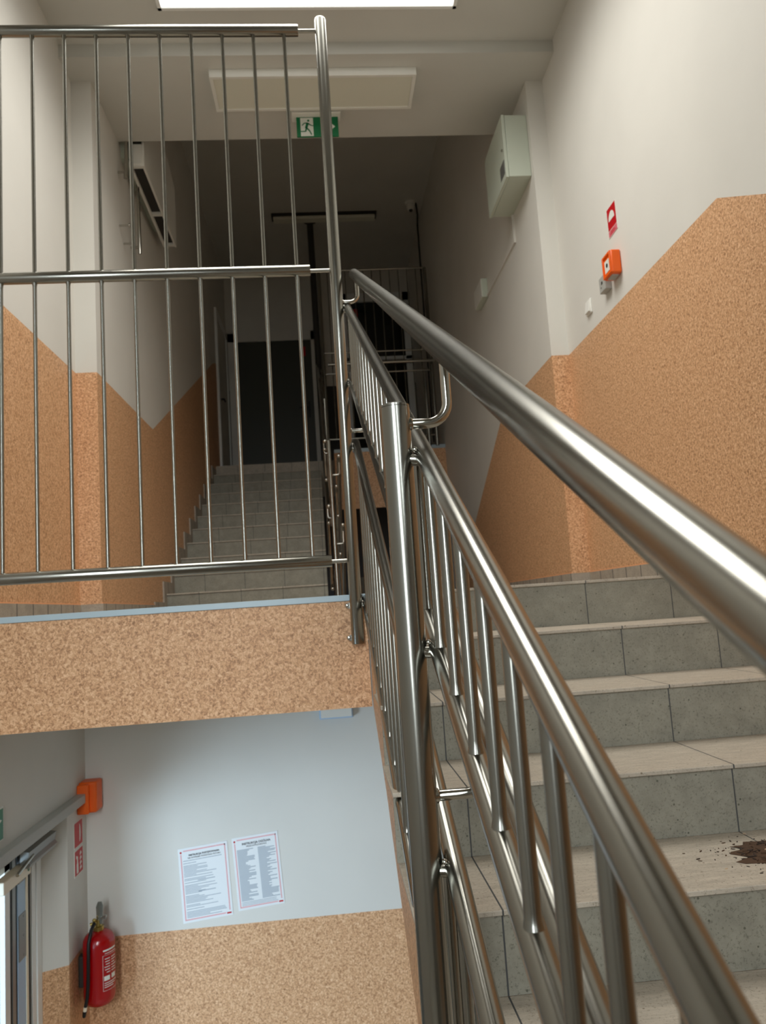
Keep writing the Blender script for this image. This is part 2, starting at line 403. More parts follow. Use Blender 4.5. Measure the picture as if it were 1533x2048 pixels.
# nosing 0 is the landing edge, nosings 1..9 below it; the open side wavers a little as built
SIDE = [.136, .134, .129, .125, .130, .138, .138, .138, .138, .138]
for k in range(0, 10):
    y = Y0-T*k; zz = Z0-R*k; xs = SIDE[k]
    rb = MB(); rb.box(xs, XR-.002, y+.0112, y+.0212, zz-R, zz-.010); rb.build('riser', 'riser', fl)
    tb = MB(); tb.box(xs-.002, XR-.002, y, y+(T+.0112 if k else .30), zz-.010, zz); tb.build('tread', 'tread', fl, .0015)
sb = MB(); poly = [(Y0+.0205, -.355), (Y0+.0205, Z0-R-.011)]
for k in range(1, 10):
    poly += [(Y0-T*k+.0205, Z0-R*k-.011), (Y0-T*k+.0205, Z0-R*(k+1)-.011)]
poly += [(Y0-T*9.9, ZE-.2), (Y0-T*9, ZE-.2), (1.95, -.79), (2.37, -.545)]
sb.prism(poly, 'X', .139, XR-.002, 0); sb.build('slab', 'grain', fl)

# flight down to the entrance (left of it, under the viewer)
fd = thing('stair_flight', (-.6, 1.0, ZL), 'flight down to the entrance on the left, hidden below the frame', 'stairs')
for k in range(1, 10):
    y = Y0-10*T+T*(k-1); zz = ZE-R*k
    if zz < ZL+.02: break
    tb = MB(); tb.box(XL+.003, XS-.22, y, y+T, zz-.16, zz); tb.build('tread', 'tread', fd)

# ------------------------------------------------------------------ upper flight (left, going away)
fu = thing('stair_flight', (-.6, 7.6, Z0), 'upper stair flight climbing away on the left behind the tall guard rail', 'stairs')
for k in range(1, 12):
    y = FB+T*(k-1); zz = Z0+R*k
    rb = MB(); rb.box(XLi+.012, 0, y+.0112, y+.0212, zz-R, zz-.010); rb.build('riser', 'riser', fu)
    if k < 11:
        tb = MB(); tb.box(XLi+.012, 0, y, y+T+.0112, zz-.010, zz); tb.build('tread', 'tread', fu, .0015)
    else:
        tb = MB(); tb.box(XLi+.012, .16, y, y+.2, zz-.008, zz+.002); tb.build('tread', 'tread', fu, .0015)
sb = MB(); poly = [(FB+.0205, Z0)]
for k in range(1, 11):
    poly += [(FB+.0205+T*(k-1), Z0+R*k-.011), (FB+.0205+T*k, Z0+R*k-.011)]
poly += [(FB+.0205+T*10, Z0+R*11-.02), (FB+T*10.2, Z0+R*11-.25), (FB+T*1.2, Z0)]
sb.prism(poly, 'X', XLi+.012, -.002); sb.build('slab', 'paint', fu)
# flight going down on the right beyond the landing
fc = thing('stair_flight', (.8, 7.5, -1.6), 'stair flight going down into the dark on the right beyond the landing', 'stairs')
for k in range(1, 11):
    y = FB+T*(k-1); zz = Z0-R*k
    tb = MB(); tb.box(.16, XRi-.003, y, y+T, zz-.15, zz); tb.build('tread', 'tread', fc)

# skirting tiles
w = MB(); w.box(XR-.010, XR, Y0+.02, 4.48, Z0, .118); w.box(XRi, XR, 4.470, 4.48, Z0, .118); w.box(XRi-.010, XRi, 4.47, 6.05, Z0, .118)
struct(w, 'baseboard_right', ['skirt'], 'tiled skirting along the right wall of the landing', 'skirting')
w = MB(); w.box(XL, XL+.010, Y0+.02, 4.43, Z0, .118); w.box(XL, XLi, 4.420, 4.43, Z0, .118); w.box(XLi, XLi+.010, 4.42, 6.0, Z0, .118)
struct(w, 'baseboard_left', ['skirt'], 'tiled skirting along the left wall of the landing', 'skirting')
w = MB()
for k in range(0, 11):
    y = FB+T*(k-1); zz = Z0+R*k
    w.box(XLi, XLi+.0115, y-.09, y+T-.09, zz-.16, zz+.095)
struct(w, 'baseboard_steps', ['skirt'], 'stepped skirting tiles up the left side of the upper flight', 'skirting')
# thin orange painted reveal above the skirting
w = MB(); w.box(XR-.006, XR, Y0+.02, 4.475, .118, .124); w.box(XRi-.006, XRi, 4.474, 6.05, .118, .124); w.box(XL, XL+.006, Y0+.02, 4.425, .118, .124); w.box(XLi, XLi+.006, 4.424, 6.0, .118, .124)
struct(w, 'trim_paint_edge', ['edge'], 'thin orange painted line over the skirting', 'trim')

# ------------------------------------------------------------------ stainless railings
SL = .5185
def bracket(parent, a, h, rad=.0075, br=.03, name='bracket'):
    """J arm from point a on the post, out sideways, bending up to the rail at h"""
    a = Vector(a); h = Vector(h); c = Vector((h.x, a.y, a.z)); d = (c-a).normalized()
    pts = [a]
    for i in range(9):
        t = i/8*PI/2
        pts.append(c - d*br*(1-math.sin(t)) + Vector((0, 0, br*(1-math.cos(t)))))
    pts.append(h)
    mb = MB(); mb.path(pts, rad, 14)
    mb.lathe(a+d*.001, [(rad*1.5, -.002), (rad*1.35, .004), (rad, .006)], 14, 0, 'X') if d.x > 0 else None
    return mb.build(name, 'steel2', parent)

SLOPES = {1.258: .5173, .773: .5462, 1.1335: .5386, .8468: .5323, .608: .565, .034: .53}
def P(off, z0, y): return Vector((.096+.0102*(2.77-y)+off, y, z0+SLOPES[z0]*(y-2.8)))
sr = thing('stair_railing', (.13, 1.1, -.8), 'stainless steel stair railing with two round handrails and baluster panels along the near flight', 'railing')
# round posts beside the flight
for yp in (1.10, -.57):
    x = .096+.0102*(2.77-yp); top = .290+SL*(yp-1.10)
    mb = MB(); r = .0215
    mb.lathe((x, yp, 0), [(r-.0016, top-1.28), (r, top-1.278), (r, top-.0035), (r-.0007, top-.003), (r-.0007, top-.0025), (r, top-.002), (r, top+.0008), (r-.0025, top+.0022), (r-.012, top+.0030), (.0005, top+.0032)], 48)
    po = mb.build('post', 'steel', sr)
    for zz in (-1.02, -1.16):
        fx = MB(); fx.tube((x+.015, yp, top+zz), (XS+.03, yp, top+zz), .007); fx.build('side_fixing', 'steel2', po)
ys_end = -.66
mb = MB(); a = P(.078, 1.258, 2.885); b = P(.078, 1.258, ys_end); mb.path([a, a+(b-a)*.0008, b], .0212, 48, rs=[.0196, .0212, .0212]); mb.build('handrail', 'steel', sr)
mb = MB(); a = P(.094, .773, 2.885); b = P(.094, .773, ys_end); mb.path([a, a+(b-a)*.0008, b], .0195, 40, rs=[.018, .0195, .0195]); mb.build('lower_handrail', 'steel', sr)
for z0, far in ((1.1335, 2.825), (.8468, 2.89), (.608, 2.81), (.034, 2.93)):
    mb = MB(); a = P(.038, z0, far); b = P(.038, z0, ys_end)
    mb.path([a, a+(b-a)*.002, b], .0146, 32, rs=[.012, .0146, .0146]); mb.build('panel_rail', 'steel', sr)
for zt, zb in ((1.1335, .8468), (.608, .034)):
    y = 2.675
    while y > -.55:
        a = P(.038, zt, y); b = P(.038, zb, y)
        mb = MB(); lo = b.z+.0138
        mb.lathe((a.x, y, 0), [(.0078, a.z-.010), (.0078, lo+.012), (.0079, lo+.005), (.0088, lo+.001), (.0098, lo-.004)][::-1], 18)
        mb.build('baluster', 'steel', sr)
        y -= .1002
for yp in (2.77, 1.10, -.57):
    x = .096+.0102*(2.77-yp)
    for z0, dz, rr in ((1.258, .102 if yp > 2 else .116, .0075), (.773, .11, .0075)):
        h = P(.078 if z0 > 1 else .094, z0, yp)
        bracket(sr, (x+.018, yp, h.z-dz), (h.x, yp, h.z-.016), rr)
    for z0 in (1.1335, .8468, .608, .034):
        q = P(.038, z0, yp-.01)
        mb = MB(); mb.tube((x+.010, yp-.006, q.z-.004), (q.x-.004, yp-.006, q.z-.006), .0085, 16); mb.ball((x+.0235, yp-.014, q.z+.009), .0042); mb.build('weld_stub', 'steel2', sr)

# tall guard across the landing edge
gr = thing('guard_railing', (-.6, 2.77, Z0), 'tall stainless steel guard of vertical bars across the landing edge on the left', 'railing')
gx, gy = .096, 2.765
mb = MB(); r = .0222
mb.lathe((gx, gy, 0), [(.004, -.1275), (r-.001, -.127), (r, -.125), (r, 2.296), (r-.002, 2.303), (r-.010, 2.308), (.0005, 2.310)], 40)
gp = mb.build('post', 'steel', gr)
for (z, s) in ((.03, 1), (-.085, 1)):
    mb = MB(); mb.tube((gx-.022, gy+.012, z-.02), (gx-.022, Y0-.004, z-.02), .011, 16); mb.lathe((gx-.030, gy+.018, z-.02), [(.0005, -.007), (.007, -.005), (.009, 0), (.009, .004)], 16, 0, 'Y'); mb.build('wall_bolt', 'steel2', gp)
zr = {'top': 2.255, 'mid': 1.268, 'low': .173}
xe = {'top': .008, 'mid': .002, 'low': .020}
for k in ('top', 'mid', 'low'):
    z = zr[k]
    mb = MB(); mb.path([(XL, gy, z+.008), (xe[k]-.002, gy, z), (xe[k], gy, z)], .0215, 36, rs=[.0215, .0215, .0200]); mb.build('guard_rail', 'steel', gr)
    mb = MB(); mb.tube((xe[k]-.01, gy, z-.002), (gx-.015, gy, z-.002), .0070, 16); mb.build('connector', 'steel2', gr)
for i in range(12):
    x = -.048-.1196*i
    if x < XL+.02: break
    for a, b in (('low', 'mid'), ('mid', 'top')):
        za = zr[a]+.018; zb = zr[b]-.012
        mb = MB(); mb.lathe((x, gy, 0), [(.0095, za-.002), (.0070, za+.006), (.0070, zb-.016), (.0092, zb-.004), (.0092, zb)], 16); mb.build('baluster', 'steel', gr)

# railings of the two far flights, sharing the dark gap
def far_railing(root, x, side, ysn, yend, sgn, zs, ypost, tops):
    """zs: hand, ptop, pbot, lhand, ltop, lbot at y=ysn"""
    s = sgn*SL
    def Q(off, z, y): return Vector((x+side*off, y, z+s*(y-ysn)))
    hx = .068
    for z, nm in ((zs[0], 'handrail'), (zs[3], 'lower_handrail')):
        a = Q(hx if sgn < 0 else .03, z, ysn-.05); b = Q(hx if sgn < 0 else .05, z, yend)
        mb = MB(); mb.path([a, b], .017, 20); mb.ball(a, .0185); mb.build(nm, 'steel2', root)
    for z in (zs[1], zs[2], zs[4], zs[5]):
        a = Q(.036, z, ysn); b = Q(.036, z, yend)
        mb = MB(); mb.path([a, b], .0125, 16); mb.ball(a, .0145); mb.build('panel_rail', 'steel2', root)
    for zt, zb in ((zs[1], zs[2]), (zs[4], zs[5])):
        for i in range(16):
            y = ysn+.06+.19*i
            if y > yend-.02: break
            a = Q(.036, zt, y); b = Q(.036, zb, y)
            mb = MB(); mb.tube(a, b, .0065, 8); mb.build('baluster', 'steel', root)
    for yp in ypost:
        if sgn < 0 or yp > ysn+.3:
            zt = zs[0]+s*(yp-ysn)-.04
            mb = MB(); mb.tube((x, yp, zt-1.3), (x, yp, zt), .017, 20); mb.build('post', 'steel', root)
    for yp in (ysn+.0, (ysn+yend)/2, yend-.1):
        for z in (zs[0], zs[3]):
            h = Q(hx if sgn < 0 else .04, z, yp)
            bracket(root, (x+side*.01, yp, h.z-.115), (h.x, yp, h.z-.01), .006, .02)
r1 = thing('stair_railing', (.05, 7.4, Z0), 'far stainless railing climbing along the upper flight, ball ends facing the viewer', 'railing')
far_railing(r1, .073, -1, 6.05, 9.2, 1, (1.354, 1.271, 1.024, .832, .679, .16), (7.6, 9.15), None)
mb = MB(); mb.tube((.076, 5.98, Z0), (.070, 5.98, 1.325), .0145, 20); mb.build('post', 'steel', r1)
r2 = thing('stair_railing', (.11, 7.4, -1.0), 'far stainless railing descending along the flight into the dark, ball ends facing the viewer', 'railing')
far_railing(r2, .077, 1, 6.05, 9.0, -1, (1.176, .967, .731, .625, .429, -.16), (7.5, 8.9), None)

# guard across the upper landing edge in the dark
g2 = thing('guard_railing', (.75, 8.66, 1.805), 'thin stainless guard across the upper landing edge in the dark', 'railing')
for z in (3.96, 2.955, 2.705, 1.93):
    mb = MB(); mb.tube((.10, 8.66, z), (1.37, 8.66, z), .0125 if z > 3 else .010, 14); mb.build('guard_rail', 'steel2', g2)
mb = MB(); mb.tube((.15, 8.60, 2.80), (1.40, 8.60, 2.80), .020, 16); mb.build('handrail', 'steel2', g2)
for x in (.10, 1.27, 1.36): mb = MB(); mb.tube((x, 8.66, 1.80), (x, 8.66, 3.96 if x != 1.27 else 2.68), .020, 16); mb.build('post', 'steel', g2)
for i in range(11):
    x = .2+.105*i
    mb = MB(); mb.tube((x, 8.66, 1.93), (x, 8.66, 3.96), .006, 8); mb.build('baluster', 'steel', g2)

# ------------------------------------------------------------------ ceiling fittings
lp = thing('ceiling_light', (.09, 4.5, ZC2), 'unlit rectangular panel light on the dropped ceiling above the exit sign', 'light')
mb = MB(); a0, a1, b0, b1 = -.54, .725, 4.335, 4.665
zt, zb = ZC2, ZC2-.052
for q in ((a0, a1, b0, b0+.022), (a0, a1, b1-.022, b1), (a0, a0+.022, b0+.022, b1-.022), (a1-.022, a1, b0+.022, b1-.022)): mb.box(q[0], q[1], q[2], q[3], zb, zt)
mb.build('frame', 'white', lp, .002)
mb = MB(); mb.box(a0+.022, a1-.022, b0+.022, b1-.022, zb+.006, zt); mb.build('diffuser', 'diffuser', lp)

ex = thing('exit_sign', (.105, 4.76, ZC2), 'green exit sign with running figure hanging under the dropped ceiling', 'sign')
mb = MB(); mb.box(-.062, .262, 4.70, 4.80, 3.242, ZC2); mb.build('housing', 'white', ex, .006)
mb = MB(); mb.box(-.032, .244, 4.745, 4.757, 3.104, 3.242); sp = mb.build('sign_plate', 'green', ex)
def flat(mb, pts, y, z0, x0, s, mi=0, t=.0012):  # 2-D outline on the XZ plane facing -Y
    mb.prism([(x0+p[0]*s, z0+p[1]*s) for p in pts], 'Y', y, y-t, mi)
mb = MB(); mb.box(-.006, .078, 4.743, 4.745, 3.107, 3.236); mb.build('door_field', 'signwhite', sp)
mb = MB(); y = 4.7430; s = .128; x0, z0 = -.012, 3.108
def seg(a, b, wd):
    a = Vector((a[0], a[1])); b = Vector((b[0], b[1])); n = (b-a).normalized(); n = Vector((-n.y, n.x))*wd/2
    flat(mb, [tuple(a+n), tuple(b+n), tuple(b-n), tuple(a-n)], y, z0, x0, s)
flat(mb, [(.46+.06*math.cos(t*PI/6), .84+.06*math.sin(t*PI/6)) for t in range(12)], y, z0, x0, s)
seg((.42, .72), (.33, .42), .13); seg((.42, .71), (.24, .70), .05); seg((.24, .70), (.13, .58), .045)
seg((.42, .70), (.58, .58), .05); seg((.58, .58), (.70, .55), .045)
seg((.34, .44), (.30, .24), .075); seg((.30, .25), (.02, .24), .05); seg((.34, .46), (.50, .28), .075); seg((.50, .28), (.60, .06), .06)
mb.build('running_figure', 'green', sp)
mb = MB(); flat(mb, [(0, .35), (.5, .35), (.5, .15), (.9, .5), (.5, .85), (.5, .65), (0, .65)], 4.745, 3.12, .128, .105); mb.build('arrow', 'signwhite', sp)

l2 = thing('ceiling_light', (.2, 9.2, ZC3), 'long dark strip light on the high ceiling of the upper landing', 'light')
mb = MB(); mb.box(-.42, .86, 9.14, 9.26, ZC3-.07, ZC3-.03); mb.build('diffuser', 'diffuser', l2, .01)
mb = MB(); mb.box(-.44, .88, 9.12, 9.28, ZC3-.03, ZC3); mb.build('housing', 'dark', l2)
pp = thing('ceiling_pole', (.05, 9.3, 1.805), 'dark steel pole from the upper landing to the high ceiling', 'pole')
mb = MB(); mb.tube((.05, 9.3, 1.80), (.036, 9.3, ZC3-.02), .040, 20); mb.build('pole', 'dark', pp)
mb = MB(); mb.tube((.036, 9.3, ZC3-.03), (.036, 9.3, ZC3), .085, 20); mb.build('flange', 'dark', pp)
cc = thing('security_camera', (1.29, 8.95, ZC3), 'small white security camera on the dark ceiling at right', 'camera')
mb = MB(); mb.lathe((1.29, 8.95, ZC3), [(.06, -.03), (.065, 0)], 20); mb.build('base', 'white', cc)
mb = MB(); mb.lathe((1.29, 8.94, ZC3), [(.012, -.125), (.038, -.11), (.05, -.07), (.042, -.03)], 20); bb = mb.build('body', 'white', cc)
mb = MB(); mb.ball((1.29, 8.925, ZC3-.115), .024); mb.build('lens', 'black', cc)
mb = MB(); mb.path([(1.36, 8.95, ZC3-.015), (1.41, 9.2, ZC3-.03), (1.43, 9.4, ZC3-.05), (1.43, 9.4, 2.0)], .011, 8)  # upright run is an added pipe standing in for the wall corner line
tag(mb.build('corner_pipe', 'dark'), 'security camera cable run on as a thin pipe added for the dark wall corner line', 'pipe')

# ------------------------------------------------------------------ right wall fittings
cb = thing('wall_cabinet', (1.37, 4.8, 2.66), 'grey-green metal cabinet high on the right wall by the pilaster step', 'cabinet')
mb = MB(); mb.box(1.305, XRi, 4.53, 5.05, 2.665, 3.085); mb.build('body', 'cab', cb, .003)
mb = MB(); mb.box(1.284, 1.303, 4.528, 5.052, 2.660, 3.088); dr = mb.build('door', 'cab', cb, .002)
mb = MB(); mb.lathe((1.284, 4.56, 2.86), [(.0045, -.010), (.009, -.008), (.009, .001)], 16, 0, 'X'); mb.build('lock', 'steel2', dr)
mb = MB(); mb.box(1.2822, 1.284, 4.545, 4.66, 2.70, 2.79); mb.build('label_plate', 'alu', dr)
jb = thing('junction_box', (1.43, 6.1, 2.5), 'small pale junction box on the far right wall at the end of the cable duct', 'electrical box')
mb = MB(); mb.box(1.40, XRi, 5.96, 6.26, 2.46, 2.62); mb.build('body', 'cab', jb, .004)
mb = MB(); mb.box(1.396, 1.40, 5.965, 6.255, 2.465, 2.615); mb.build('cover', 'white', jb)
cd = thing('cable_duct', (1.44, 5.2, 2.5), 'thin cable duct from the grey-green cabinet down and along the right wall', 'cable duct')
mb = MB(); mb.box(1.436, XRi, 5.02, 5.045, 2.46, 2.665); mb.build('vertical_duct', 'paint', cd)
mb = MB(); mb.box(1.437, XRi, 5.045, 5.96, 2.462, 2.482); mb.build('horizontal_duct', 'paint', cd)

fs = thing('fire_sign', (XR, 3.63, 1.88), 'red fire sign with a white bell shape above the orange call point', 'sign')
mb = MB(); mb.prism([(3.572, 1.812), (3.690, 1.808), (3.690, 1.962), (3.572, 1.966)], 'X', XR-.002, XR); mb.build('plate', 'signwhite', fs)
mb = MB(); mb.box(XR-.003, XR-.002, 3.576, 3.686, 1.846, 1.961); mb.build('red_field', 'red', fs)
mb = MB(); mb.box(XR-.003, XR-.002, 3.576, 3.686, 1.812, 1.842); mb.build('text_band', 'pink', fs)
mb = MB(); mb.prism([(3.632+.038*math.cos(PI*i/14), 1.890+.045*math.sin(PI*i/14)) for i in range(15)], 'X', XR-.004, XR-.003); mb.build('bell_symbol', 'signwhite', fs)
for (yy, zz, ww) in ((3.631, 1.832, .05), (3.631, 1.8225, .07)):
    mb = MB(); mb.box(XR-.0034, XR-.003, yy-ww/2, yy+ww/2, zz-.0022, zz+.0022); mb.build('text_line', 'red', fs)

cp = thing('call_point', (XR, 3.63, 1.64), 'orange manual call point on the right wall below the red fire sign', 'alarm')
mb = MB(); x1 = XR-.052
mb.box(x1, XR, 3.575, 3.690, 1.580, 1.702); mb.build('housing', 'orange', cp, .008)
mb = MB()
for q in ((3.579, 3.592, 1.584, 1.698), (3.673, 3.686, 1.584, 1.698), (3.592, 3.673, 1.584, 1.597), (3.592, 3.673, 1.685, 1.698)): mb.box(x1-.006, x1+.004, q[0], q[1], q[2], q[3])
mb.build('front_frame', 'orange', cp, .002)
mb = MB(); mb.box(x1-.002, x1+.001, 3.603, 3.662, 1.606, 1.668); gl = mb.build('break_glass', 'signwhite', cp)
mb = MB(); mb.lathe((x1-.003, 3.632, 1.640), [(.011, 0), (.011, .003)], 16, 0, 'X'); mb.build('push_dot', 'black', gl)
mb = MB(); mb.box(XR-.045, XR-.010, 3.60, 3.66, 1.574, 1.582); mb.build('cover_slot', 'greybox', cp)
gb = thing('grey_box', (XR, 3.77, 1.6), 'small grey surface box on the right wall just left of the orange call point', 'electrical box')
mb = MB(); mb.box(XR-.036, XR, 3.722, 3.806, 1.558, 1.640); mb.build('body', 'greybox', gb, .003)
mb = MB(); mb.box(XR-.0375, XR-.036, 3.756, 3.772, 1.598, 1.612); mb.box(XR-.0375, XR-.036, 3.775, 3.782, 1.580, 1.586); mb.build('marking', 'dark', gb)
sw = thing('light_switch', (XR, 4.06, 1.6), 'white light switch on the right wall left of the grey box', 'switch')
mb = MB(); mb.box(XR-.010, XR, 4.022, 4.104, 1.550, 1.632); mb.build('frame', 'white', sw, .003)
mb = MB(); mb.prism([(XR-.022, 1.560), (XR-.010, 1.560), (XR-.010, 1.622), (XR-.013, 1.622)], 'Y', 4.033, 4.093); mb.build('rocker', 'white', sw, .001)

# ------------------------------------------------------------------ left wall: long casing with grille, chrome rods
ac = thing('wall_unit', (-1.18, 5.6, 3.1), 'white wall unit with dark ladder grille underneath, high on the left wall', 'wall unit')
mb = MB(); mb.prism([(5.085, 3.13), (6.21, 3.09), (6.23, 3.62), (5.95, 3.72), (5.085, 3.72)], 'X', -1.115, -1.100); mb.build('front_panel', 'white', ac, .002)
mb = MB(); mb.prism([(5.085, 3.13), (6.21, 3.09), (6.21, 3.13), (5.085, 3.17)], 'X', -1.205, -1.187)
for yy in (5.085, 5.70, 6.17): mb.prism([(-1.19, 3.13-(yy-5.085)*.0356), (-1.112, 3.13-(yy-5.085)*.0356), (-1.112, 3.155-(yy-5.085)*.0356), (-1.19, 3.155-(yy-5.085)*.0356)], 'Y', yy, yy+.03)
mb.build('grille_frame', 'white', ac, .001)
mb = MB(); mb.prism([(5.09, 3.152), (6.20, 3.112), (6.20, 3.118), (5.09, 3.158)], 'X', -1.19, -1.112); mb.build('grille', 'dark', ac)
mb = MB(); mb.box(-1.195, -1.115, 5.075, 5.11, 3.14, 3.29); mb.build('end_cap', 'white', ac, .003)
mb = MB(); mb.box(XLi, -1.205, 5.10, 6.15, 3.20, 3.7); mb.build('back_box', 'cab', ac)
c1 = thing('crank_rod', (-1.205, 5.33, 2.6), 'chrome crank rod hanging below the white wall unit', 'rod')
mb = MB(); mb.path([(-1.205, 5.33, 3.14), (-1.203, 5.33, 2.66), (-1.203, 5.33, 2.61)], .012, 14, rs=[.011, .013, .010]); mb.build('rod', 'steel2', c1)
mb = MB(); mb.tube((-1.264, 5.33, 2.66), (-1.20, 5.33, 2.66), .010, 12); mb.build('wall_clip', 'steel2', c1)
c2 = thing('crank_rod', (-1.21, 4.99, 2.97), 'short chrome rod at the near end of the white wall unit', 'rod')
mb = MB(); mb.path([(-1.21, 5.06, 3.40), (-1.21, 5.02, 3.10), (-1.21, 5.01, 3.0)], .012, 14, rs=[.012, .012, .016]); mb.build('rod', 'steel2', c2)
mb = MB(); mb.tube((-1.264, 5.02, 3.05), (-1.20, 5.02, 3.05), .009, 12); mb.build('wall_clip', 'steel2', c2)
for (yy, zz, lab) in ((5.02, 2.665, 'upper chrome peg on the left wall under the wall unit'), (5.12, 2.585, 'lower chrome peg on the left wall under the wall unit')):
    hk = thing('wall_peg', (XLi, yy, zz), lab, 'peg')
    mb = MB(); mb.tube((XLi, yy, zz), (XLi+.065, yy, zz), .0065, 12); mb.build('pin', 'steel2', hk)
    mb = MB(); mb.lathe((XLi+.065, yy, zz), [(.011, -.003), (.013, 0), (.011, .008)], 14, 0, 'X'); mb.build('knob', 'steel2', hk)

# ------------------------------------------------------------------ far doors in the dark
d2 = MB()
d2.box(-1.235, -1.10, 10.78, 10.85, 1.805, 4.03); d2.box(-.045, .03, 10.78, 10.85, 1.805, 4.03); d2.box(-1.235, .03, 10.78, 10.85, 3.90, 4.03)
do = struct(d2, 'door_2', ['paint'], 'grey door at the top of the upper flight, leaf colour darkened for the unlit hall', 'door')
mb = MB(); mb.box(-1.10, -.045, 10.80, 10.84, 1.81, 3.90); lf = mb.build('door_leaf', 'greygreen', do)
mb = MB(); mb.box(-.13, -.10, 10.785, 10.80, 2.74, 2.98); mb.tube((-.115, 10.76, 2.89), (-.25, 10.76, 2.89), .011, 10); mb.tube((-.115, 10.80, 2.89), (-.115, 10.76, 2.89), .011, 10); mb.build('handle', 'black', lf)
mb = MB(); mb.box(-.20, -.13, 10.797, 10.80, 3.66, 3.80); mb.build('red_sticker', 'red', lf)
d3 = MB()
d3.box(XLi-.0, XLi+.03, 9.66, 9.75, 1.805, 3.98); d3.box(XLi, XLi+.03, 10.62, 10.72, 1.805, 3.98); d3.box(XLi, XLi+.03, 9.75, 10.62, 3.88, 3.98)
do = struct(d3, 'door_3', ['pvc'], 'white framed side door on the left of the upper landing', 'door')
mb = MB(); mb.box(XLi+.002, XLi+.018, 9.75, 10.62, 1.81, 3.88); lf = mb.build('door_leaf', 'paint', do)
mb = MB(); mb.tube((XLi+.018, 9.84, 2.80), (XLi+.06, 9.84, 2.80), .014, 10); mb.tube((XLi+.06, 9.84, 2.80), (XLi+.06, 9.96, 2.80), .012, 10); mb.build('handle', 'black', lf)
w4 = MB()
for q in ((.42, .50, 1.81, 4.57), (1.33, 1.42, 1.81, 4.57)): w4.box(q[0], q[1], 10.78, 10.85, q[2], q[3])
w4.box(.42, 1.42, 10.78, 10.85, 4.44, 4.57); w4.box(.42, 1.42, 10.78, 10.85, 3.55, 3.60)
do = struct(w4, 'window_3', ['pvc'], 'white framed glazed door on the right of the upper landing', 'window')
mb = MB(); mb.box(.50, 1.33, 10.82, 10.84, 1.81, 4.44); mb.build('pane', 'darkglass', do)
mb = MB(); mb.box(.56, .66, 10.812, 10.82, 4.18, 4.34); mb.build('red_sticker', 'red', do)

# ------------------------------------------------------------------ entrance below
wl = thing('wall_lamp', (.0, 4.45, -.58), 'flat white emergency lamp on the entrance wall just under the landing edge', 'light')
mb = MB(); mb.box(-.088, .100, 4.42, 4.47, -.606, -.50); mb.build('housing', 'film', wl, .004)
mb = MB(); mb.box(-.080, .092, 4.414, 4.42, -.598, -.508); mb.build('diffuser', 'white', wl)

def poster(name, label, tl, tr, bl, br, title, sub, two):
    # corners as (x, z) on the wall at y=4.47, held flat on it
    yy = 4.4685
    ctr = ((tl[0]+br[0])/2, yy, (tl[1]+br[1])/2)
    t = thing(name, ctr, label, 'poster', 'fire instruction posters')
    U = Vector((tr[0]-tl[0], 0, tr[1]-tl[1])); V = Vector((bl[0]-tl[0], 0, bl[1]-tl[1])); O = Vector((tl[0], yy, tl[1]))
    def q(u, v): 
        p = O+U*u+V*v; return (p.x, p.z)
    mb = MB(); mb.prism([q(0, 0), q(1, 0), q(1, 1), q(0, 1)], 'Y', yy, yy-.0015); mb.build('sheet', 'paper', t)
    mb = MB(); a, b, th = .045, .032, .022
    for r in ((a+.06, b, 1-a, b+th*.7), (a+.02, 1-b-th*.7, .86, 1-b), (a, b+.05, a+th, 1-b), (1-a-th, b, 1-a, 1-b-.04)):
        mb.prism([q(r[0], r[1]), q(r[2], r[1]), q(r[2], r[3]), q(r[0], r[3])], 'Y', yy-.0015, yy-.0022)
    mb.build('border', 'inkpink', t)
    mb = MB(); c = q(.055, .055); mb.prism([(c[0]+.0055*math.cos(i*PI/6), c[1]+.0055*math.sin(i*PI/6)) for i in range(12)], 'Y', yy-.0015, yy-.0024)
    mb.prism([q(.88, .955), q(.97, .955), q(.97, .975), q(.88, .975)], 'Y', yy-.0015, yy-.0024); mb.build('red_mark', 'red', t)
    rnd = random.Random(len(title))
    mb = MB()
    def line(u0, u1, v, h=.007): mb.prism([q(u0, v), q(u1, v), q(u1, v+h), q(u0, v+h)], 'Y', yy-.0015, yy-.0021)
    if two:
        for cx0, cx1 in ((.09, .46), (.54, .92)):
            v = .175
            while v < .88:
                line(cx0, cx0+(cx1-cx0)*rnd.choice((.45, .55, .6, .7, .95, 1)), v, .0105); v += .0165
        for v in (.895, .915, .935): line(.09, .90-.2*rnd.random(), v)
    else:
        v = .17
        while v < .93:
            k = rnd.random()
            line(.09, .30+.6*rnd.random(), v, .008); v += .018 if k < .75 else .034
        for v in (.45, .60): line(.35, .7, v, .010)
    mb.build('body_text', 'inkgrey', t)
    ur = U.normalized(); vu = -V.normalized(); wd = U.length
    for body, vv, fr, b in ((title, .115, .62, .0011), (sub, .150, .44 if two else .66, .0003)):
        p = O+U*.52+V*vv; p.y = yy-.0020
        size = wd*fr/len(body)*1.55
        o = text(body, size, 'ink', 'title', t, p, ur, vu, .0004, bold=b*.4)
        me = o.data; us = [(v_.co-p).dot(ur) for v_ in me.vertices]; span = max(us)-min(us); s = wd*fr/span
        for v_ in me.vertices:
            d = v_.co-p; v_.co = p+d*(s if s < 1.4 else 1.4)
    return t
yy = 4.4685
k = 4.47/4.4
poster('poster', 'left poster on the entrance wall, red-bordered sheet of full-width print lines', (-.886*k, -1.224*k), (-.622*k, -1.200*k), (-.868*k, -1.605*k), (-.606*k, -1.585*k), 'INSTRUKCJA POSTĘPOWANIA', 'NA WYPADEK POWSTANIA POŻARU', False)
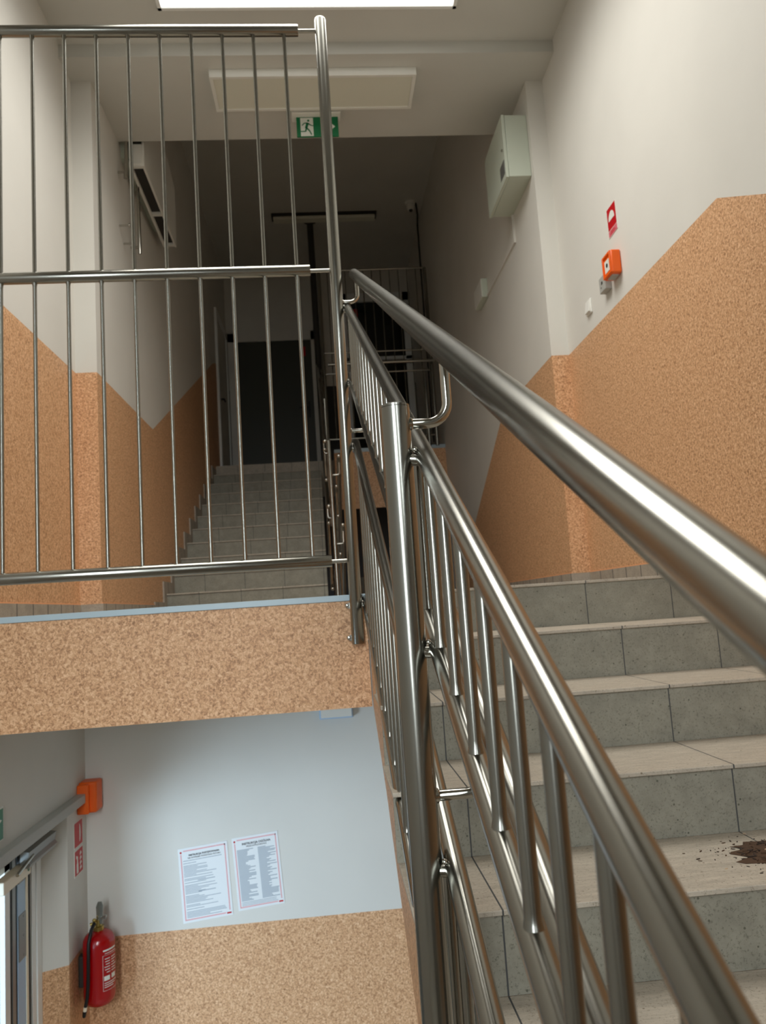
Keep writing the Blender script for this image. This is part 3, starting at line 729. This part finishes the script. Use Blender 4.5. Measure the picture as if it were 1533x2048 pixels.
poster('poster', 'right poster on the entrance wall, red-bordered sheet printed in two columns', (-.598*k, -1.193*k), (-.350*k, -1.172*k), (-.575*k, -1.568*k), (-.335*k, -1.548*k), 'INSTRUKCJA OGÓLNA', 'PRZECIWPOŻAROWA', True)

# extinguisher
ext = thing('fire_extinguisher', (-1.29, 4.33, -1.93), 'red fire extinguisher hung in the corner left of the posters', 'fire extinguisher')
cx, cy = -1.287, 4.325
mb = MB(); r = .080
prof = [(.001, -1.925), (.045, -1.923), (.066, -1.912), (.077, -1.893), (r, -1.87), (r, -1.628), (.077, -1.606), (.066, -1.586), (.045, -1.572), (.026, -1.566)]
mb.lathe((cx, cy, 0), prof, 48); bo = mb.build('body', 'redpaint', ext)
mb = MB(); mb.lathe((cx, cy, 0), [(.026, -1.570), (.027, -1.548), (.016, -1.545), (.014, -1.515)], 24); mb.build('valve', 'brass', ext)
mb = MB(); mb.prism([(-.013, -1.535), (.013, -1.535), (.020, -1.445), (.012, -1.425), (-.006, -1.425), (-.016, -1.45)], 'Y', cy-.012, cy-.004)
mb.bm.verts.ensure_lookup_table()
for v in mb.bm.verts: v.co.x += cx+.008; 
mb.box(cx-.004, cx+.040, cy-.014, cy+.014, -1.512, -1.500); mb.tube((cx+.02, cy-.016, -1.505), (cx+.045, cy-.02, -1.492), .005, 10)
mb.build('lever', 'steel2', ext)
mb = MB(); mb.tube((cx-.005, cy-.02, -1.524), (cx-.034, cy-.03, -1.528), .008, 12); mb.ball((cx-.012, cy-.030, -1.508), .010); mb.build('pressure_gauge', 'brass', ext)
mb = MB(); mb.path([(cx-.012, cy-.03, -1.522), (cx-.020, cy-.060, -1.545), (cx-.026, cy-.088, -1.60), (cx-.027, cy-.094, -1.70), (cx-.030, cy-.094, -1.79), (cx-.036, cy-.092, -1.85), (cx-.046, cy-.088, -1.895)], .0085, 14); mb.build('hose', 'black', ext)
mb = MB(); mb.path([(cx-.046, cy-.088, -1.895), (cx-.050, cy-.086, -1.915)], .0095, 14); mb.build('hose_collar', 'cream', ext)
mb = MB(); mb.path([(cx-.050, cy-.086, -1.915), (cx-.056, cy-.082, -1.945)], .010, 14, rs=[.0105, .008]); mb.build('nozzle', 'black', ext)
mb = MB(); mb.box(XL, cx-.05, cy-.03, cy+.03, -1.83, -1.68); mb.build('wall_bracket', 'dark', ext, .006)
# printed label wrapped on the right of the cylinder
def wrap(mb, a0, a1, z0, z1, rad, mi=0, n=6):
    vs = []
    for i in range(n+1):
        a = math.radians(a0+(a1-a0)*i/n); p = (cx+rad*math.cos(a), cy+rad*math.sin(a))
        vs.append((mb.bm.verts.new((p[0], p[1], z0)), mb.bm.verts.new((p[0], p[1], z1))))
    for a, b in zip(vs[:-1], vs[1:]): mb._q([a[0], b[0], b[1], a[1]], mi, True)
mb = MB()
A0, A1 = -62, 8
for (a, b, z, h) in ((A0+2, A0+60, -1.652, .008), (A0+8, A0+60, -1.664, .003), (A0, A0+70, -1.840, .0012), (A0, A0+70, -1.672, .0012)):
    wrap(mb, a, b, z, z+h, r+.0008)
for a in (A0, A1-1): wrap(mb, a, a+1.0, -1.84, -1.672, r+.0008)
rr = random.Random(3)
for i in range(6):
    z = -1.690-.013*i
    wrap(mb, A0+6+8*rr.random(), A0+28, z, z+.0035, r+.0008); wrap(mb, A0+34, A0+50+14*rr.random(), z, z+.0035, r+.0008)
wrap(mb, A0+4, A0+26, -1.792, -1.770, r+.0008); wrap(mb, A0+34, A0+54, -1.790, -1.768, r+.0008)
for i in range(3): wrap(mb, A0+5, A0+60-9*i, -1.805-.010*i, -1.8015-.010*i, r+.0008)
mb.build('printed_label', 'signwhite', ext)

# fire signs on the narrow strip of wall beside the door
for (z0, z1, lab, sym) in ((-1.145, -1.012, 'upper red sign on the strip of wall beside the entrance door', 0), (-1.285, -1.152, 'lower red sign with extinguisher picture beside the entrance door', 1)):
    t = thing('fire_sign', (XL, 4.33, z0), lab, 'sign')
    mb = MB(); mb.box(XL, XL+.002, 4.262, 4.398, z0, z1); mb.build('plate', 'signwhite', t)
    mb = MB(); mb.box(XL+.002, XL+.003, 4.268, 4.392, z0+.006, z1-.006); mb.build('red_field', 'red', t)
    mb = MB()
    if sym == 0:
        mb.prism([(4.345+.016*math.cos(PI*i/8-PI/2), (z0+z1)/2+.045*math.sin(PI*i/8-PI/2)) for i in range(9)], 'X', XL+.003, XL+.0038)
    else:
        zc = (z0+z1)/2
        mb.box(XL+.003, XL+.0038, 4.292, 4.318, z0+.014, zc-.004); mb.box(XL+.003, XL+.0038, 4.298, 4.312, zc-.004, zc+.03); mb.box(XL+.003, XL+.0038, 4.286, 4.298, zc+.022, zc+.036)
        mb.build('extinguisher_symbol', 'signwhite', t); mb = MB()
        for i in range(4): mb.prism([(4.345, z0+.02+.024*i), (4.372, z0+.026+.024*i), (4.362, z0+.040+.024*i), (4.346, z0+.034+.024*i)], 'X', XL+.003, XL+.0038)
    mb.build('white_symbol' if sym == 0 else 'flame_symbol', 'signwhite', t)
gs = thing('exit_sign', (XL, 3.3, -.77), 'green escape sign on the left wall at the very edge over the entrance door', 'sign')
mb = MB(); mb.box(XL, XL+.004, 3.10, 3.390, -.843, -.712); mb.build('plate', 'signwhite', gs)
mb = MB(); mb.box(XL+.004, XL+.005, 3.105, 3.384, -.837, -.718); mb.build('green_field', 'green', gs)
mb = MB(); mb.prism([(3.24, -.80), (3.30, -.79), (3.37, -.762), (3.30, -.740), (3.24, -.75)], 'X', XL+.005, XL+.006); mb.build('arrow', 'signwhite', gs)

sn = thing('alarm_sounder', (XL+.05, 4.36, -.9), 'orange alarm box in the corner over the entrance door', 'alarm')
mb = MB(); mb.box(XL, -1.290, 4.345, 4.455, -.985, -.826); mb.build('housing', 'orange', sn, .010)
mb = MB(); mb.box(XL, -1.325, 4.318, 4.348, -.985, -.835); mb.build('base', 'orange', sn, .006)
ct = thing('cable_duct', (XL+.02, 3.6, -.9), 'grey cable duct running along the left wall into the orange alarm box', 'cable duct')
mb = MB(); mb.box(XL, XL+.045, 2.9, 4.33, -.925, -.878); mb.build('duct', 'greybox', ct, .003)

# entrance door
de = MB(); XD = -1.50
de.box(XD-.05, XD, 4.00, 4.045, ZL, -.98); de.box(XD-.05, XD, D0, 4.045, -.98, DT); de.box(XD-.05, XD+.006, 4.050, 4.105, ZL, DT)
do = struct(de, 'door_1', ['pvc'], 'white entrance door at the lower left', 'door')
mb = MB(); mb.box(XD-.06, XD-.01, 3.945, 4.0, ZL, -.98); mb.build('gap_shade', 'black', do)  # black bar standing in for the darkness of the open gap
mb = MB(); mb.box(XD-.04, XD+.004, 3.920, 3.943, ZL+.02, -1.0); mb.build('leaf_edge', 'cream', do)
mb = MB(); mb.box(XD-.04, XD, 3.832, 3.920, ZL+.02, -1.0); le = mb.build('lock_stile', 'film', do)
for z0, z1 in ((-1.16, -1.10), (-1.50, -1.30)):
    mb = MB(); mb.box(XD, XD+.003, 3.838, 3.916, z0, z1)
    for zz in (z0+.015, (z0+z1)/2, z1-.015): mb.lathe((XD+.003, 3.89, zz), [(.006, 0), (.006, .002)], 10, 0, 'X')
    mb.build('lock_plate', 'alu', le)
mb = MB(); mb.box(XD-.045, XD-.004, 3.806, 3.830, ZL+.02, -1.0); mb.box(XD-.045, XD-.004, 3.744, 3.772, ZL+.02, -1.0); mb.build('gasket', 'black', do)
mb = MB(); mb.box(XD-.045, XD+.0, 3.772, 3.806, ZL+.02, -1.0); mb.build('stile', 'alu', do)
mb = MB(); mb.box(XD-.05, XD+.0, 3.690, 3.744, ZL+.02, -1.03); mb.box(XD-.05, XD, D0, 3.744, -1.06, -.98); mb.box(XD-.05, XD, D0, 3.744, ZL, ZL+.12); mb.build('leaf_frame', 'pvc', do)
mb = MB(); mb.box(XD-.03, XD-.022, D0, 3.690, ZL+.12, -1.06); mb.build('pane', 'glass', do)
cl = thing('door_closer', (-1.43, 3.9, -1.0), 'grey slide rail and cream closer body at the head of the entrance door', 'door closer')
mb = MB(); mb.prism([(-1.445, -1.055), (-1.408, -1.062), (-1.400, -1.045), (-1.412, -1.030), (-1.404, -.992), (-1.445, -.985)], 'Y', 3.72, 4.068); mb.build('slide_rail', 'alu', cl)
mb = MB(); mb.box(-1.462, -1.446, 3.73, 4.06, -1.04, -.985); mb.build('rail_channel', 'black', cl)
mb = MB(); mb.box(-1.47, -1.425, 3.50, 3.795, -1.10, -1.045); cb2 = mb.build('closer_body', 'cream', cl, .004)
mb = MB(); mb.lathe((-1.425, 3.765, -1.072), [(.011, 0), (.011, .002)], 16, 0, 'X'); mb.build('green_dot', 'green', cb2)
mb = MB(); mb.tube((-1.41, 3.60, -1.05), (-1.41, 3.78, -1.02), .008, 10); mb.build('arm', 'steel2', cl)

# ------------------------------------------------------------------ dirt on the tread
dz = Z0-4*R; rr = random.Random(5)
mb = MB(); rings = []; n = 36; DX, DY = 1.015, 1.71
cv = mb.bm.verts.new((DX, DY, dz+.020))
for k, (rad, hh) in enumerate(((.03, .017), (.06, .009), (.085, .0035), (.115, .0005))):
    rg = []
    for i in range(n):
        a = 2*PI*i/n; q = rad*(1+.22*rr.uniform(-1, 1))
        yv = min(DY+q*.72*math.sin(a), Y0-3*T+.010)
        rg.append(mb.bm.verts.new((DX+q*1.35*math.cos(a), yv, dz+hh*(1+.35*rr.uniform(-1, 1)))))
    rings.append(rg)
for i in range(n): mb._q([cv, rings[0][i], rings[0][(i+1) % n]])
for a, b in zip(rings[:-1], rings[1:]):
    for i in range(n): mb._q([a[i], b[i], b[(i+1) % n], a[(i+1) % n]])
for i in range(1300):
    a = rr.random()*2*PI; d = abs(rr.gauss(0, .075)); x = DX+d*1.35*math.cos(a); y = DY+d*.72*math.sin(a)
    if y > Y0-3*T+.006 or y < Y0-4*T+.01: continue
    h = max(0, .018*(1-d/.11)); s_ = rr.uniform(.0012, .0060)*(1 if d < .11 else .45)
    z = dz+rr.random()*h; t = rr.random()*PI; c, s2 = math.cos(t), math.sin(t); l = s_*rr.uniform(1, 2.4)
    mi = rr.choice((0, 1, 1, 1, 0, 2 if rr.random() < .3 else 0))
    mb.prism([(x+c*l, y+s2*l), (x-s2*s_*.6, y+c*s_*.6), (x-c*l, y-s2*l), (x+s2*s_*.6, y-c*s_*.6)], 'Z', z, z+s_*.7, mi)
o = mb.build('soil_crumbs', ['dirt', 'dirt2', 'bark']); tag(o, 'heap of dry brown soil and bark crumbs on the right end of a stair tread', 'dirt', None, 'stuff')
